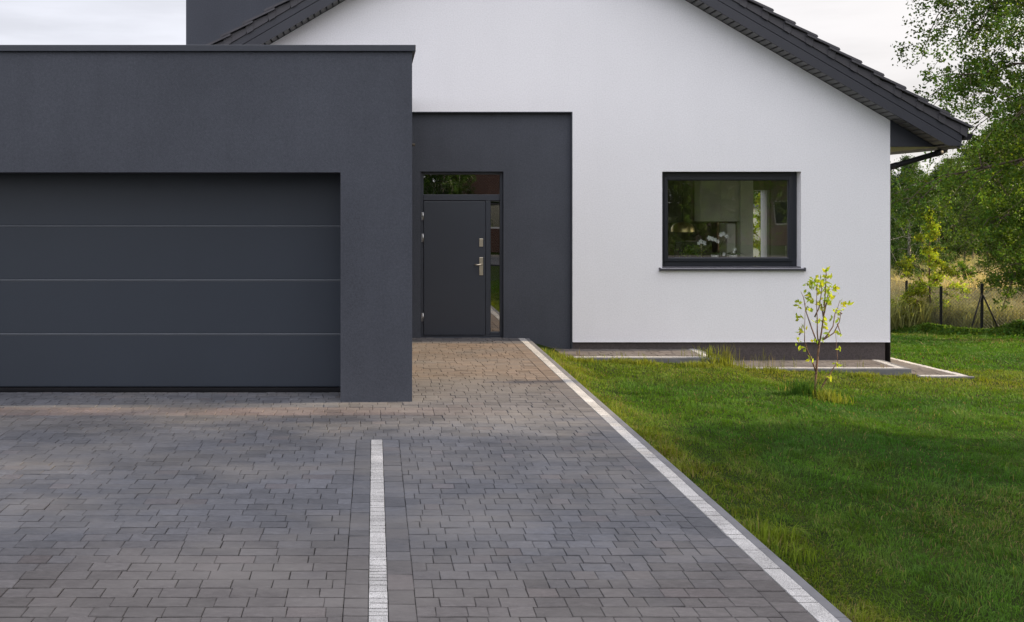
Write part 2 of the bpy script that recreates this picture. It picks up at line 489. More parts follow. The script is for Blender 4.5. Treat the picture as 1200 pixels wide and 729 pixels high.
terrace('path', 7.44, 8.09, 14.30, 20.2, -.385, .03)

# road beyond the drive, behind the viewpoint
tag(MB().box(-80, 80, -9.5, -3.6, -.12, -.03).build('road', M['asphalt']), kind='structure')

# ------------------------------------------------------------------ the house
AX, AZ, SL = 2.043, 6.367, .586
FW, FB = 15.25, 15.60; REAR = 19.0; XR, XL = 7.49, 2*2.043-7.49
house = empty('house', (2.0, 15.25, 0), 'white rendered gable house with charcoal entrance bay and attached charcoal garage', 'house')
def part(mb, name, m, parent=house):
    o = mb.build(name, m, None, (0, 0, 0)); o.parent = parent
    if parent is house: o.matrix_parent_inverse.identity(); o.location = (-2.0, -15.25, 0)
    return o
ztop = lambda x: AZ-SL*abs(x-AX)-.004
WIN = (4.178, 6.196, 1.026, 2.428)
mb = MB().wall(XL, XR, -.045, ztop, [(.2, 2.876, -.045, 3.297), WIN], FW, FB, (AX,))
mb.box(2.88, XR, FW-.005, FW+.01, -.052, -.040)
part(mb, 'front_wall', M['white'])
part(MB().box(XL, XL+.30, FB, REAR, -.045, ztop(XR)), 'side_wall', M['white'])
sw = MB()
for ya, yb, za, zb in ((FB, 16.3, -.045, ztop(XR)), (18.0, REAR, -.045, ztop(XR)), (16.3, 18.0, -.045, 1.0), (16.3, 18.0, 2.2, ztop(XR))): sw.box(XR-.3, XR, ya, yb, za, zb)  # unseen opening left between the boxes, added to let light into the kitchen
part(sw, 'side_wall', M['white'])
mb = MB().wall(XL, XR, -.045, ztop, [(6.80, 7.10, .0, 2.2), (3.0, 5.15, .3, 2.2)], REAR, REAR+.3, (AX,)); part(mb, 'rear_wall', M['white'])  # the wide unseen opening is added to light the kitchen from behind
mb = MB().box(2.88, 7.43, FW+.03, FB, -1.2, -.053); mb.box(7.13, 7.43, FB, REAR+.27, -1.2, -.053); mb.box(XL, 7.13, REAR-.1, REAR+.27, -1.2, -.053); part(mb, 'plinth', M['plinth'])
mb = MB().wall(.18, 2.862, -.5, lambda x: 3.283, [(.673, 1.882, 0.0, 2.431)], 15.33, 15.60)
mb.box(.2, 2.874, FW+.004, 15.329, 3.284, 3.296); mb.box(2.863, 2.875, FW+.004, 15.6, -.5, 3.284)
part(mb, 'entrance_wall', M['dark'])
mb = MB().box(-2.965, -.6, 16.5, 18.6, 2.9, 6.5); mb.box(-3.0, -.56, 16.46, 18.64, 6.5, 6.57); part(mb, 'upper_wing', M['dark'])

# roof
rf = MB()
for s in (1, -1):
    P = lambda u, dz: (AX+s*u, AZ-SL*u+dz)
    rf.prism([P(0, .07), P(6.295, .07), P(6.295, .255), P(0, .255)], 14.952, 19.62)
roof = part(rf, 'roof', M['verge'])
def rpart(mb, name, m): return part(mb, name, m, roof)
UW = 5.447
for s in (1, -1):
    P = lambda u, dz: (AX+s*u, AZ-SL*u+dz)
    vb = MB()
    vb.prism([P(0, 0), P(6.113, 0), (AX+s*6.307, 2.785), P(6.307, .145), P(0, .145)], 14.917, 14.949)
    vb.prism([P(0, .157), P(6.307, .157), P(6.307, .268), P(0, .268)], 14.922, 14.950)
    for k in range(8):                                            # screws
        u = .35+k*.78
        for dz in (.118, .185):
            x, z = P(u, dz); vb.tube([(x, 14.913 if dz < .15 else 14.922, z), (x, 14.93, z)], .006, 6)
    rpart(vb, 'verge_board', M['verge'])
    sb = MB(); u = .02
    while u < 6.09:
        sb.prism([P(u, .002), P(min(u+.064, 6.10), .002), P(min(u+.064, 6.10), .024), P(u, .016)], 14.951, 15.248); u += .088
    for k in range(41):                                           # level boards under the eaves
        y0 = 15.262+k*.1055
        a, b = sorted((AX+s*(UW+.003), AX+s*6.295)); sb.box(a, b, y0, y0+.099, 2.786, 2.800)
    a, b = sorted((AX+s*6.113, AX+s*6.295)); sb.box(a, b, 14.951, 15.258, 2.786, 2.800)
    rpart(sb, 'soffit', M['soffit'])
    rpart(MB().prism([P(.0, .045), P(6.2, .045), P(6.2, .065), P(.0, .065)], 14.953, 15.246), 'soffit_gap_shade', M['seal'])  # black sheet added behind the boards so their gaps look shaded
    ec = MB().prism([(AX+s*(UW+.002), 2.788), (AX+s*6.09, 2.788), (AX+s*(UW+.002), AZ-SL*UW-.002)], 15.235, 15.26)
    a, b = sorted((AX+s*6.297, AX+s*6.312)); ec.box(a, b, 14.952, 19.60, 2.786, 2.93)
    rpart(ec, 'eaves_board', M['verge'])
    tl = MB(); k = 0
    while True:
        u1 = 6.365-k*.313; u0 = u1-.313
        if u0 < .05: break
        B = .272
        # verge face of the tile, its lapped end set a little proud, and the top slab with its projecting lip
        tl.prism([P(u0+.010, B), P(u1-.008, B), P(u1+.018, B+.146), P(u0+.004, B+.088)], 14.902, 14.95)
        tl.prism([P(u1-.095, B-.008), P(u1-.004, B-.008), P(u1+.020, B+.147), P(u1-.095, B+.118)], 14.892, 14.9015)
        tl.prism([P(u0-.09, B+.098), P(u1+.050, B+.150), P(u1+.062, B+.166), P(u1+.050, B+.186), P(u0-.09, B+.128)], 14.850, 19.70)
        k += 1
    rpart(tl, 'roof_tiles', M['tile'])
rg = MB().tube([(AX, 14.87, AZ+.36), (AX, 19.7, AZ+.36)], .12, 12); rpart(rg, 'ridge', M['tile'])

for s in (1, -1):
    gt = MB(); cx = AX+s*6.395; R = .072; n0 = 10; prof = []
    for k in range(n0+1):
        a = PI+PI*k/n0; prof.append((cx+R*math.cos(a), 2.955+R*math.sin(a)*1.25))
    for k in range(n0+1):
        a = 2*PI-PI*k/n0; prof.append((cx+(R-.006)*math.cos(a), 2.955+(R-.006)*math.sin(a)*1.25))
    gt.prism(prof, 14.94, 19.6)
    gt.prism([(cx+R*1.03*math.cos(PI+PI*k/n0), 2.958+R*1.03*math.sin(PI+PI*k/n0)*1.27) for k in range(n0+1)], 14.930, 14.942)
    part(gt, 'gutter', M['pipe'])
dp = MB().tube([(8.435, 15.47, 2.90), (8.43, 15.47, 2.80), (8.40, 15.47, 2.745), (8.33, 15.47, 2.715), (7.72, 15.47, 2.535), (7.60, 15.47, 2.50), (7.56, 15.47, 2.44), (7.56, 15.47, 2.2), (7.56, 15.47, -.45)], .041, 12)
dp.tube([(8.36, 15.47, 2.725), (8.27, 15.47, 2.698)], .048, 12); dp.tube([(7.62, 15.47, 2.505), (7.70, 15.47, 2.529)], .048, 12)
part(dp, 'downpipe', M['pipe'])

# window
wy = 15.40
x0, x1, z0, z1 = WIN
fr = MB()
def rect_frame(mb, x0, x1, z0, z1, w, y0, y1, bev=.006, wr=None, wb=None):
    wr = w if wr is None else wr; wb = w if wb is None else wb
    mb.box(x0, x0+w, y0, y1, z0, z1, bev); mb.box(x1-wr, x1, y0, y1, z0, z1, bev)
    mb.box(x0+w+.0005, x1-wr-.0005, y0+.0005, y1, z1-w, z1-.0004, bev); mb.box(x0+w+.0005, x1-wr-.0005, y0+.0005, y1, z0+.0004, z0+wb, bev)
rect_frame(fr, x0+.001, x1-.001, z0+.02, z1-.001, .075, wy, wy+.075)
window = part(fr, 'window', M['frame'])
ch = MB(); rect_frame(ch, x0+.068, x1-.068, z0+.087, z1-.068, .052, wy-.020, wy+.05, .006); part(ch, 'sash', M['frame'], window)
sp = MB(); rect_frame(sp, x0+.119, x1-.119, z0+.138, z1-.119, .010, wy+.012, wy+.03, .002); part(sp, 'glazing_bead', M['sill'], window)
part(MB().box(x0+.118, x1-.118, wy+.020, wy+.026, z0+.137, z1-.118), 'pane', M['glass'], window)
sl = MB().box(x0-.045, x1+.045, FW-.055, wy-.003, z0-.035, z0-.004, .006); sl.box(x0-.05, x0-.036, FW-.058, FW-.001, z0-.045, z0+.008, .004); sl.box(x1+.036, x1+.05, FW-.058, FW-.001, z0-.045, z0+.008, .004)
sl.box(x0+.002, x1-.002, FW+.001, wy+.02, z0-.003, z0+.019, .003)
part(sl, 'sill', M['sill'], window)

# entrance door
dy = 15.41
def DX(px): return (px-PX0)/F*dy
def DZ(py): return EYE-(py-PY0)/F*dy
df = MB(); x0, x1, z0, z1 = .673, 1.882, .0, 2.431
df.box(x0+.001, x0+.045, dy, dy+.08, z0+.001, z1-.001, .005)
df.box(x1-.042, x1-.001, dy, dy+.08, z0+.001, z1-.001, .005)
df.box(x0+.046, x1-.043, dy, dy+.08, DZ(204.5), z1-.002, .005)
df.box(x0+.046, x1-.043, dy, dy+.08, DZ(235), DZ(228), .005)
df.box(DX(569.2), DX(575), dy, dy+.08, .03, DZ(235.2), .005)
df.box(DX(575.2), x1-.043, dy, dy+.08, .03, DZ(389), .005)
df.box(x0+.002, x1-.002, dy+.002, dy+.09, .001, .028, .003)
door = part(df, 'front_door', M['door'])
part(MB().box(x0+.048, DX(568.8), dy-.012, dy+.05, .032, DZ(235.7), .006), 'door_leaf', M['door'], door)
part(MB().box(x0+.047, x1-.044, dy+.03, dy+.036, DZ(227.8), DZ(204.7)), 'transom_pane', M['doorglass'], door)
part(MB().box(DX(575.3), x1-.044, dy+.03, dy+.036, DZ(388.8), DZ(235.6)), 'sidelight_pane', M['doorglass'], door)
hd = MB().box(DX(561.5), DX(566), dy-.024, dy-.012, DZ(322.5), DZ(301.5), .004)
hx, hz = DX(563.7), DZ(310)
hd.tube([(hx, dy-.02, hz), (hx, dy-.065, hz), (hx-.012, dy-.075, hz), (DX(555), dy-.075, hz)], .011, 10)
hd.tube([(hx, dy-.027, DZ(318)), (hx, dy-.022, DZ(318))], .009, 10)
part(hd, 'door_handle', M['steel'], door)
lk = MB().box(DX(561.5), DX(566), dy-.024, dy-.012, DZ(289), DZ(279.5), .004); lk.tube([(hx, dy-.030, DZ(284.5)), (hx, dy-.022, DZ(284.5))], .012, 12)
part(lk, 'lock_plate', M['steel'], door)
for a, b in ((248.7, 258), (274, 283.6), (366.8, 376.6)):
    hg = MB().tube([(x0+.036, dy-.014, DZ(b)), (x0+.036, dy-.014, DZ(a))], .010, 10); hg.box(x0+.018, x0+.034, dy-.006, dy-.0005, DZ(b), DZ(a))
    part(hg, 'hinge', M['hinge'], door)

# garage
GY0 = 10.4
gw = MB().wall(-6.0, .372, -.05, lambda x: 3.468, [(-5.3, -.338, -.05, 2.275)], GY0, GY0+.50)
gw.box(.2, .372, GY0+.50, 15.36, -.05, 3.467); gw.box(-6.0, -5.8, GY0+.50, 15.24, -.05, 3.467); gw.box(-5.8, .2, 15.1, 15.24, -.05, 3.467)
gw.box(-5.8, .2, GY0+.50, 15.1, 3.1, 3.25)
garage = part(gw, 'garage', M['dark'])
cp = MB().box(-6.04, .407, GY0-.032, GY0+.34, 3.470, 3.534, .005); cp.box(.12, .407, GY0+.341, 15.235, 3.470, 3.534, .005)
cp.box(-2.42, -2.415, GY0-.0335, GY0-.030, 3.472, 3.532); cp.box(-.145, -.140, GY0-.0335, GY0-.030, 3.472, 3.532)
part(cp, 'coping', M['coping'], garage)
part(MB().tube([(.36, 13.0, 2.70), (.50, 13.0, 2.69)], .018, 10), 'overflow_spout', M['seal'], garage)
gd = MB().box(-5.35, -.30, 10.955, 10.99, -.02, 2.32)
gdoor = part(gd, 'garage_door', M['seal'])
zs = [.055, .607, 1.168, 1.730, 2.31]
for a, b in zip(zs[:-1], zs[1:]):
    part(MB().box(-5.36, -.29, 10.912, 10.956, a+.0008, b-.0008, .014), 'door_panel', M['gdoor'], gdoor)
for z in zs[1:-1]: part(MB().box(-5.36, -.29, 10.906, 10.918, z-.007, z+.009, .005), 'seam_highlight_strip', M['seam_glint'], gdoor)  # paler strips stand for light caught on the panel edges
part(MB().box(-5.36, -.29, 10.918, 10.95, -.004, .05, .006).box(-5.36, -.29, 10.912, 10.917, .018, .028), 'bottom_seal', M['seal'], gdoor)

# the kitchen behind the window
RM = MB()
RM.box(2.9, 7.18, FB+.02, REAR-.01, -.05, 0.0); RM.box(2.9, 7.18, FB+.02, REAR-.01, 2.62, 2.68)
RM.box(2.8, 2.9, FB+.02, REAR-.01, .0, 2.62); RM.box(7.12, 7.18, FB+.02, 16.3, .0, 2.62); RM.box(7.12, 7.18, 18.0, REAR-.13, .0, 2.62); RM.box(7.12, 7.18, 16.3, 18.0, .0, 1.0); RM.box(7.12, 7.18, 16.3, 18.0, 2.2, 2.62)
RM.wall(2.9, 6.80, 0, lambda x: 2.62, [(3.0, 5.15, .3, 2.2)], REAR-.12, REAR-.02); RM.box(6.80, 7.10, REAR-.12, REAR-.02, 2.2, 2.62); RM.box(7.10, 7.18, REAR-.12, REAR-.02, 0, 2.62)  # lining left open at the added light openings too
part(RM, 'kitchen_room', M['inwall'])
part(MB().box(4.0, 6.35, FB, FB+.22, 1.06, 1.095, .004), 'inner_sill', M['paper'])
part(MB().box(4.0, 6.39, 18.845, 18.878, .93, 1.62, .003), 'splashback', M['inwood'])
part(MB().box(6.40, 6.62, 18.35, 18.55, .002, 2.6, .004), 'door_jamb', M['inwhite'])

def thing(mb, name, m, label, cat, origin, group=None):
    o = mb.build(name, m, None, origin); return tag(o, label, cat, group)
# wall cabinet, tall unit, base units at the back of the kitchen
x, zt = XZ(821, 211, 18.4); x2, zb = XZ(867, 259.5, 18.4)
t = empty('wall_cabinet', (x, 18.4, zb), 'pale grey wall cabinet hanging at the back of the kitchen behind the window', 'cabinet')
c = MB().box(0, x2-x, .02, .36, 0, zt-zb, .004); c.build('body', M['inwhite'], t)
MB().box(.004, (x2-x)/2-.002, 0, .019, .004, zt-zb-.004, .003).build('cabinet_door', M['inwhite'], t); MB().box((x2-x)/2+.002, x2-x-.004, 0, .019, .004, zt-zb-.004, .003).build('cabinet_door', M['inwhite'], t)
x, zt = XZ(852, 262, 18.3); x2, zb = XZ(862, 305, 18.3)
t = empty('tall_cabinet', (x, 18.3, 0), 'narrow grey tall unit beneath the wall cabinet, seen behind the orchids', 'cabinet')
MB().box(0, x2-x, .02, .4, .08, zt, .004).build('body', M['inwhite'], t); MB().box(.003, x2-x-.003, 0, .019, .1, zt-.004, .003).build('cabinet_door', M['inwhite'], t)
t = empty('kitchen_counter', (3.95, 18.25, 0), 'dark wooden kitchen counter along the back wall of the room', 'counter')
MB().box(0, 1.9, .02, .6, .1, .88, .004).build('base_unit', M['inwood'], t); MB().box(-.02, 1.92, 0, .62, .881, .92, .004).build('worktop', M['inwood'], t)
# pendant lamp over the table
x, z = XZ(800, 266, 17.3)
t = empty('pendant_lamp', (x, 17.3, z-.08), 'brass dome pendant lamp hanging in the kitchen behind the window', 'lamp')
MB().lathe([(.19, 0), (.185, .06), (.155, .115), (.10, .15), (.03, .165), (.0, .166)], (0, 0, 0), 28).build('lamp_shade', M['brass'], t)
MB().tube([(0, 0, .16), (0, 0, 2.62-z+.08)], .006, 6).build('cord', M['black'], t)
t = empty('dining_table', (4.9, 17.3, 0), 'dark wooden dining table under the brass pendant lamp', 'table')
MB().box(-.7, .7, -.45, .45, .72, .76, .006).build('tabletop', M['inwood'], t)
for a in (-.62, .62):
    for b in (-.38, .38): MB().box(a-.03, a+.03, b-.03, b+.03, 0, .719).build('leg', M['inwood'], t)
x, z = XZ(806, 282, 16.6)
t = empty('dining_chair', (x, 16.6, 0), 'black high-backed dining chair standing just inside the kitchen window', 'chair')
MB().box(-.22, .22, -.02, .03, .55, z, .02).build('backrest', M['black'], t); MB().box(-.22, .22, .031, .46, .44, .5, .02).build('seat', M['black'], t)
for a in (-.19, .19):
    for b in (.01, .43): MB().box(a-.018, a+.018, b-.018, b+.018, 0, .439).build('leg', M['black'], t)
# things on the inner sill
SZ = 1.096
def leaves_mesh(name, C, L, W, mats, tint, flat=.0, up=None, rng=RNG):
    n = len(C); u = rng.normal(size=(n, 3))
    if up is not None: u = u+np.asarray(up)
    u /= np.linalg.norm(u, axis=1)[:, None]+1e-9
    v = np.cross(u, rng.normal(size=(n, 3))); v /= np.linalg.norm(v, axis=1)[:, None]+1e-9
    w = np.cross(u, v)
    L = (L*rng.uniform(.6, 1.25, n))[:, None]; W = (W*rng.uniform(.7, 1.2, n))[:, None]
    P = np.stack([C-u*L*.5, C+v*W*.5-u*L*.05+w*W*.12, C+u*L*.5, C-v*W*.5-u*L*.05+w*W*.12], 1).reshape(-1, 3)
    fc = np.arange(4*n).reshape(n, 4)
    return np_mesh(name, P, [fc], mats, tint=np.repeat(tint, 4, 0))
def tints(n, lo=.7, hi=1.35, warm=.15, rng=RNG):
    b = rng.uniform(lo, hi, n)[:, None]*np.ones((n, 3)); h = rng.normal(0, warm, n)
    b[:, 0] *= 1+h; b[:, 2] *= 1-h*.6
    return np.clip(b, .05, 3)
x = XZ(788, 300, 15.66)[0]
thing(MB().box(-.16, .16, -.05, .08, 0, .028, .004).box(-.15, .14, -.045, .075, .029, .05, .004), 'book', M['paper'], 'white book pile lying on the inner windowsill under the brass lamp', 'book', (x, 15.68, SZ))
def orchid(px, h, label, blooms):
    x = XZ(px, 300, 15.7)[0]
    t = empty('orchid', (x, 15.71, SZ), label, 'orchid', 'orchids on the kitchen windowsill')
    MB().lathe([(.0, 0), (.045, 0), (.06, .10), (.054, .10), (.05, .09), (.0, .09)], (0, 0, 0), 16).build('pot', M['paper'], t)
    st = MB(); pts = [(0, 0, .09)]+[(b[0], 0, b[1]) for b in blooms]
    st.tube(pts, .004, 5); st.build('stem', M['leaf_weed_plain'], t)
    C = []; 
    for bx, bz in blooms:
        pm = MB(); tw = random.uniform(0, 6); sq = random.uniform(.55, 1.0); sz = random.uniform(.7, 1.05)
        for k in range(5):
            a = 2*PI*k/5+tw; r = .021*sz; cx, cz = bx+math.cos(a)*r*sq, bz+math.sin(a)*r
            n = [(cx+math.cos(a)*.020*sz*math.cos(q)-math.sin(a)*.014*sz*math.sin(q), -.02-.006*math.cos(q), cz+math.sin(a)*.020*sz*math.cos(q)+math.cos(a)*.014*sz*math.sin(q)) for q in np.linspace(0, 2*PI, 9)[:-1]]
            pm.quad(*n)
        pm.build('bloom', M['petal'], t)
    lf = MB()
    for k in range(4):
        a = k*1.7; lf.quad((0, 0, .09), (math.cos(a)*.09-math.sin(a)*.03, math.sin(a)*.06, .13), (math.cos(a)*.18, math.sin(a)*.07, .10), (math.cos(a)*.09+math.sin(a)*.03, math.sin(a)*.06+.02, .12))
    lf.build('foliage', M['leaf_weed_plain'], t)
M['leaf_weed_plain'] = plain('houseplant_leaf', (.05, .10, .03), .45)
sx = lambda px: (px-PX0)/F*15.7
b0 = sx(836)
def bl(px, py, base): return (sx(px)-base, EYE-(py-PY0)/F*15.7-SZ)
orchid(838, .4, 'tall white orchid with an arching stem of many blooms on the windowsill', [bl(p, q, sx(838)) for p, q in ((851, 277), (847.5, 274), (844.5, 275), (841, 283), (838, 281), (834.5, 280), (831, 279), (825, 285), (821, 283), (818.5, 285))])
orchid(860, .2, 'low white orchid with a single bloom on the windowsill', [bl(p, q, sx(860)) for p, q in ((861, 292), (859.5, 295), (848, 298))])
x = sx(812)
t = empty('herb_pot', (x, 15.72, SZ), 'bushy green pot plant on the windowsill beside the tall orchid', 'pot plant')
MB().lathe([(.0, 0), (.05, 0), (.065, .09), (.058, .09), (.05, .08), (.0, .08)], (0, 0, 0), 16).build('pot', M['black'], t)
C = RNG.normal(size=(420, 3))*np.array((.085, .05, .05))+np.array((0, 0, .14))
link_mesh('foliage', leaves_mesh('foliage', C, .045, .022, [M['leaf_green']], tints(420, .9, 1.9)), t)
x = sx(921)
t = empty('candlestick', (x, 15.70, SZ), 'slim silver candlestick at the outer end of the windowsill', 'candlestick')
MB().lathe([(.0, 0), (.03, .0), (.028, .012), (.008, .02), (.006, .09), (.012, .10), (.006, .11), (.007, .16), (.014, .165), (.014, .18), (.0, .18)], (0, 0, 0), 14).build('holder', M['hinge'], t)
MB().tube([(0, 0, .178), (0, 0, .235)], .008, 10).build('candle', M['paper'], t)

# ------------------------------------------------------------------ trees
def make_tree(seed, height, base, radius, nleaf, leaf, wid, lm, bm, trunk_r, droop=.3, limbs=26, tmul=1.0, sub=6, spread=.30, lean=(0, 0), prof=None, tlo=.75, thi=1.25, lv=(.55, 1.12), per=26, spray=.13):
    r = np.random.default_rng(seed); wood = MB()
    top = np.array((lean[0], lean[1], height))
    tp = [np.array((lean[0]*t**1.5+math.sin(t*5+seed)*.03*height*.3, lean[1]*t**1.5+math.cos(t*4+seed)*.03*height*.3, height*t)) for t in np.linspace(0, .97, 12)]
    tp[0] = np.array((0, 0, -.15))
    wood.tube(tp, [trunk_r*(1-.93*t)**.9+.006 for t in np.linspace(0, .97, 12)], 8)
    prof = prof or (lambda t: (math.sin(PI*min(1, (t*.92+.08)))**.7))
    C = []; wts = []
    for i in range(limbs):
        t = (i+.5)/limbs; t = t**.9
        h = base+(height*.97-base)*t
        k = h/(height*.97)*11; a = int(min(10, k)); p0 = tp[a]+(tp[a+1]-tp[a])*(k-a)
        az = i*2.399+r.uniform(-.5, .5); L = radius*prof(t)*r.uniform(*lv)
        el = .9*t+.15+r.uniform(-.2, .2)
        d = np.array((math.cos(az)*math.cos(el), math.sin(az)*math.cos(el), math.sin(el)))
        pts = [p0+d*L*s+np.array((0, 0, -droop*L*s*s))+r.normal(0, .02*L, 3)*(s > 0) for s in np.linspace(0, 1, 6)]
        wood.tube(pts, [max(.006, trunk_r*.34*(1-.85*s)*(1-.5*t)) for s in np.linspace(0, 1, 6)], 5, False)
        for j in range(sub):
            s = r.uniform(.25, 1.0); kk = s*5; b = int(min(4, kk)); q0 = pts[b]+(pts[b+1]-pts[b])*(kk-b)
            dd = d*r.uniform(.2, .9)+r.normal(0, .6, 3); dd /= np.linalg.norm(dd)
            l2 = L*r.uniform(.22, .5)
            q = [q0+dd*l2*u+np.array((0, 0, -droop*1.3*l2*u*u)) for u in np.linspace(0, 1, 4)]
            wood.tube(q, [.012*(1-.8*u)+.003 for u in np.linspace(0, 1, 4)], 4, False)
            C.append((q, l2)); wts.append(l2*r.uniform(.3, 1.6))
    wts = np.array(wts)/sum(wts); counts = r.multinomial(nleaf, wts); P = []; T = []
    for (q, l2), n in zip(C, counts):
        u = r.uniform(.1, 1.05, n)*3; b = np.clip(u.astype(int), 0, 2); q = np.array(q)
        c = q[b]+(q[b+1]-q[b])*(u-b)[:, None]
        sg = spread*l2
        # leaves sit in sprays: each spray hangs from one twig point
        ns = max(1, n//per); us = r.uniform(.1, 1.05, ns)*3; bs = np.clip(us.astype(int), 0, 2)
        cs = q[bs]+(q[bs+1]-q[bs])*(us-bs)[:, None]+r.normal(0, 1, (ns, 3))*np.array((sg, sg, sg*.8))*1.15
        k = r.integers(0, ns, n); ax = r.normal(0, 1, (ns, 3))*np.array((1, 1, .6)); ax[:, 2] -= 1.3*droop; ax /= np.linalg.norm(ax, axis=1)[:, None]
        f = r.random(n)[:, None]; c = cs[k]+ax[k]*f*spray*2.2+r.normal(0, 1, (n, 3))*spray*(.34+.25*f)
        tone = r.uniform(.55, 1.35, ns)[k][:, None]
        P.append(c); T.append(tone*r.uniform(.6, 1.3)*tints(n, tlo, thi, .12, r)*tmul)
    P = np.concatenate(P); T = np.concatenate(T)
    trunk = bpy.data.meshes.new('trunk'); trunk.from_pydata(wood.v, [], wood.f); trunk.polygons.foreach_set('use_smooth', wood.sm); trunk.materials.append(bm); trunk.update()
    crown = leaves_mesh('crown', P, leaf, wid, [lm], T, up=(0, 0, -.5*droop), rng=r)
    return trunk, crown
def plant_tree(name, meshes, loc, label, cat='tree', group=None, rz=0.0, sc_=1.0):
    t = empty(name, loc, label, cat, group, rz); t.scale = (sc_,)*3
    link_mesh('trunk', meshes[0], t); link_mesh('crown', meshes[1], t); return t
def gz(x, y): return float(lawn_z(x, y))
def at(px, d): x = (px-PX0)/F*d; return (x, d, gz(x, d))

big = make_tree(3, 13.0, 1.2, 4.1, 150000, .082, .052, M['leaf_green'], M['bark'], .15, .45, 46, sub=15, spread=.20, tlo=.75, thi=1.25, lv=(.74, 1.0))
willow = make_tree(5, 9.5, .7, 4.3, 130000, .088, .042, M['leaf_green'], M['bark'], .16, .55, 46, tmul=.85, sub=12, spread=.22, tlo=.75, thi=1.25)
birch = make_tree(8, 8.0, 1.0, 2.4, 60000, .085, .05, M['leaf_birch'], M['bark_birch'], .10, .6, 34, sub=9, spread=.24)
darkt = make_tree(9, 9.0, .9, 3.2, 60000, .10, .06, M['leaf_dark'], M['bark'], .12, .35, 34, sub=10, spread=.22)
slim = make_tree(12, 9.0, 3.0, 1.9, 14000, .12, .08, M['leaf_dark'], M['bark'], .085, .3, 24, sub=5, spread=.36)
plant_tree('birch_tree', big, at(1272, 23.5), 'tall airy birch whose leafy boughs hang against the sky above the eaves')
plant_tree('broadleaf_tree', willow, at(1240, 31), 'wide dense broadleaf tree with low hanging foliage behind the braced fence post', sc_=.80)
plant_tree('birch_tree', birch, at(1064, 39), 'slender birch with a pale trunk right beside the house corner', rz=1.0, sc_=.66)
plant_tree('dark_tree', darkt, at(1100, 47), 'dark green tree with a broad crown behind the lime sapling', rz=.4, sc_=.55)
plant_tree('dark_tree', darkt, at(1172, 44), 'dark green tree half hidden behind the wide broadleaf tree', rz=2.2, sc_=.75)
plant_tree('broadleaf_tree', willow, at(1112, 55), 'pale green tree far behind the dark tree below the gutter', rz=1.2, sc_=.62)
plant_tree('slim_tree', slim, at(1131, 49), 'slim bare-stemmed tree with a thin brown trunk beyond the dry grass', rz=.2, sc_=.56)
plant_tree('slim_tree', slim, at(1141, 52), 'second slim tree close beside the thinnest brown trunk beyond the dry grass', rz=1.7, sc_=.6)
plant_tree('slim_tree', slim, at(1120, 54), 'slim tree farthest back among the thin brown trunks', rz=2.9, sc_=.62)
plant_tree('birch_tree', birch, at(1035, 44), 'birch crown showing under the eaves at the house corner', rz=2.5, sc_=.62)
plant_tree('garden_tree', birch, (11.0, 31.0, gz(11, 31)), 'green garden tree seen through the kitchen back door glass', rz=.7, sc_=.8)
gwl = empty('garden_wall', (8.6, 23.5, gz(8.6, 23.5)), 'cream garden wall glimpsed through the kitchen back door', 'wall')
MB().box(-1.6, 1.6, -.1, .1, -.3, 2.95).build('wall', M['plaster2'], gwl); MB().box(-1.65, 1.65, -.15, .15, 2.951, 3.02).build('cap', M['concrete'], gwl)
# sapling by the fence
lime = make_tree(15, 3.25, .12, .85, 6500, .068, .045, M['leaf_lime'], M['bark_twig'], .022, .05, 22, sub=4, spread=.22, prof=lambda t: (1-t)**.8+.12, tlo=.8, thi=1.3, per=12, spray=.06)
plant_tree('sapling', lime, at(1090, 28.2), 'lime green slender sapling growing behind the chain link fence by its first posts', 'sapling')
plant_tree('shrub', lime, (8.05, 21.8, gz(8.05, 21.8)), 'lime green bush in front of the cream garden wall seen through the back door', 'shrub', sc_=.95)
lime2 = make_tree(16, 1.2, .1, .35, 500, .075, .05, M['leaf_lime'], M['bark_twig'], .012, .05, 12, sub=4, spread=.25, tlo=.6, thi=1.1, per=12, spray=.06)
plant_tree('shrub', lime2, at(1066, 28.0), 'small lime green shrub beside the house corner at the fence', 'shrub')
lime3 = make_tree(17, 1.7, .2, 1.0, 1500, .11, .07, M['leaf_green'], M['bark_twig'], .02, .1, 16, sub=5, spread=.3, tlo=.6, thi=1.1, per=14, spray=.09)
plant_tree('shrub', lime3, at(1129, 36), 'low green round shrub standing in the dry grass behind the braced post', 'shrub', sc_=.75)

# off to the side: the trees that throw the shade on the lawn and the drive
for k, (x, y, s, rz) in enumerate(((17.2, 8.2, 1.2, .3), (19.5, 4.6, 1.0, 1.9), (16.8, .8, .9, 3.1), (20.0, -3.5, 1.0, 4.4), (23.5, 7.4, 1.0, 5.2), (24.5, 1.0, 1.05, 2.6))):
    o = plant_tree('shade_tree', willow if k % 2 else darkt, (x, y, gz(x, y)), 'leafy tree outside the frame shading the front lawn', 'tree', 'trees along the side boundary shading the lawn', rz, s)

# across the road: what the glass mirrors
def far_house(name, x0, x1, yf, h, m, label, roofm):
    d = 8.0; t = empty(name, (x0, yf, -.1), label, 'house'); W = x1-x0
    holes = [(W*.15, W*.15+1.2, 1.0, 2.2), (W*.6, W*.6+1.2, 1.0, 2.2)]
    MB().wall(0, W, 0, lambda x: h, holes, -d, 0).build('wall', m, t)
    for a, b, c, e in holes:
        w = MB(); rect_frame(w, a, b, c, e, .07, -.15, -.10, 0); f = w.build('window', M['paper'], t)
        MB().box(a+.07, b-.07, -.13, -.12, c+.07, e-.07).build('pane', M['doorglass'], f)
    r = MB(); r.v += [(-.4, .4, h), (W+.4, .4, h), (W+.4, -d-.4, h), (-.4, -d-.4, h), (.8, -d/2, h+2.6), (W-.8, -d/2, h+2.6)]
    r.f += [(0, 1, 5, 4), (1, 2, 5), (2, 3, 4, 5), (3, 0, 4), (3, 2, 1, 0)]; r.sm += [False]*5
    r.build('roof', roofm, t)
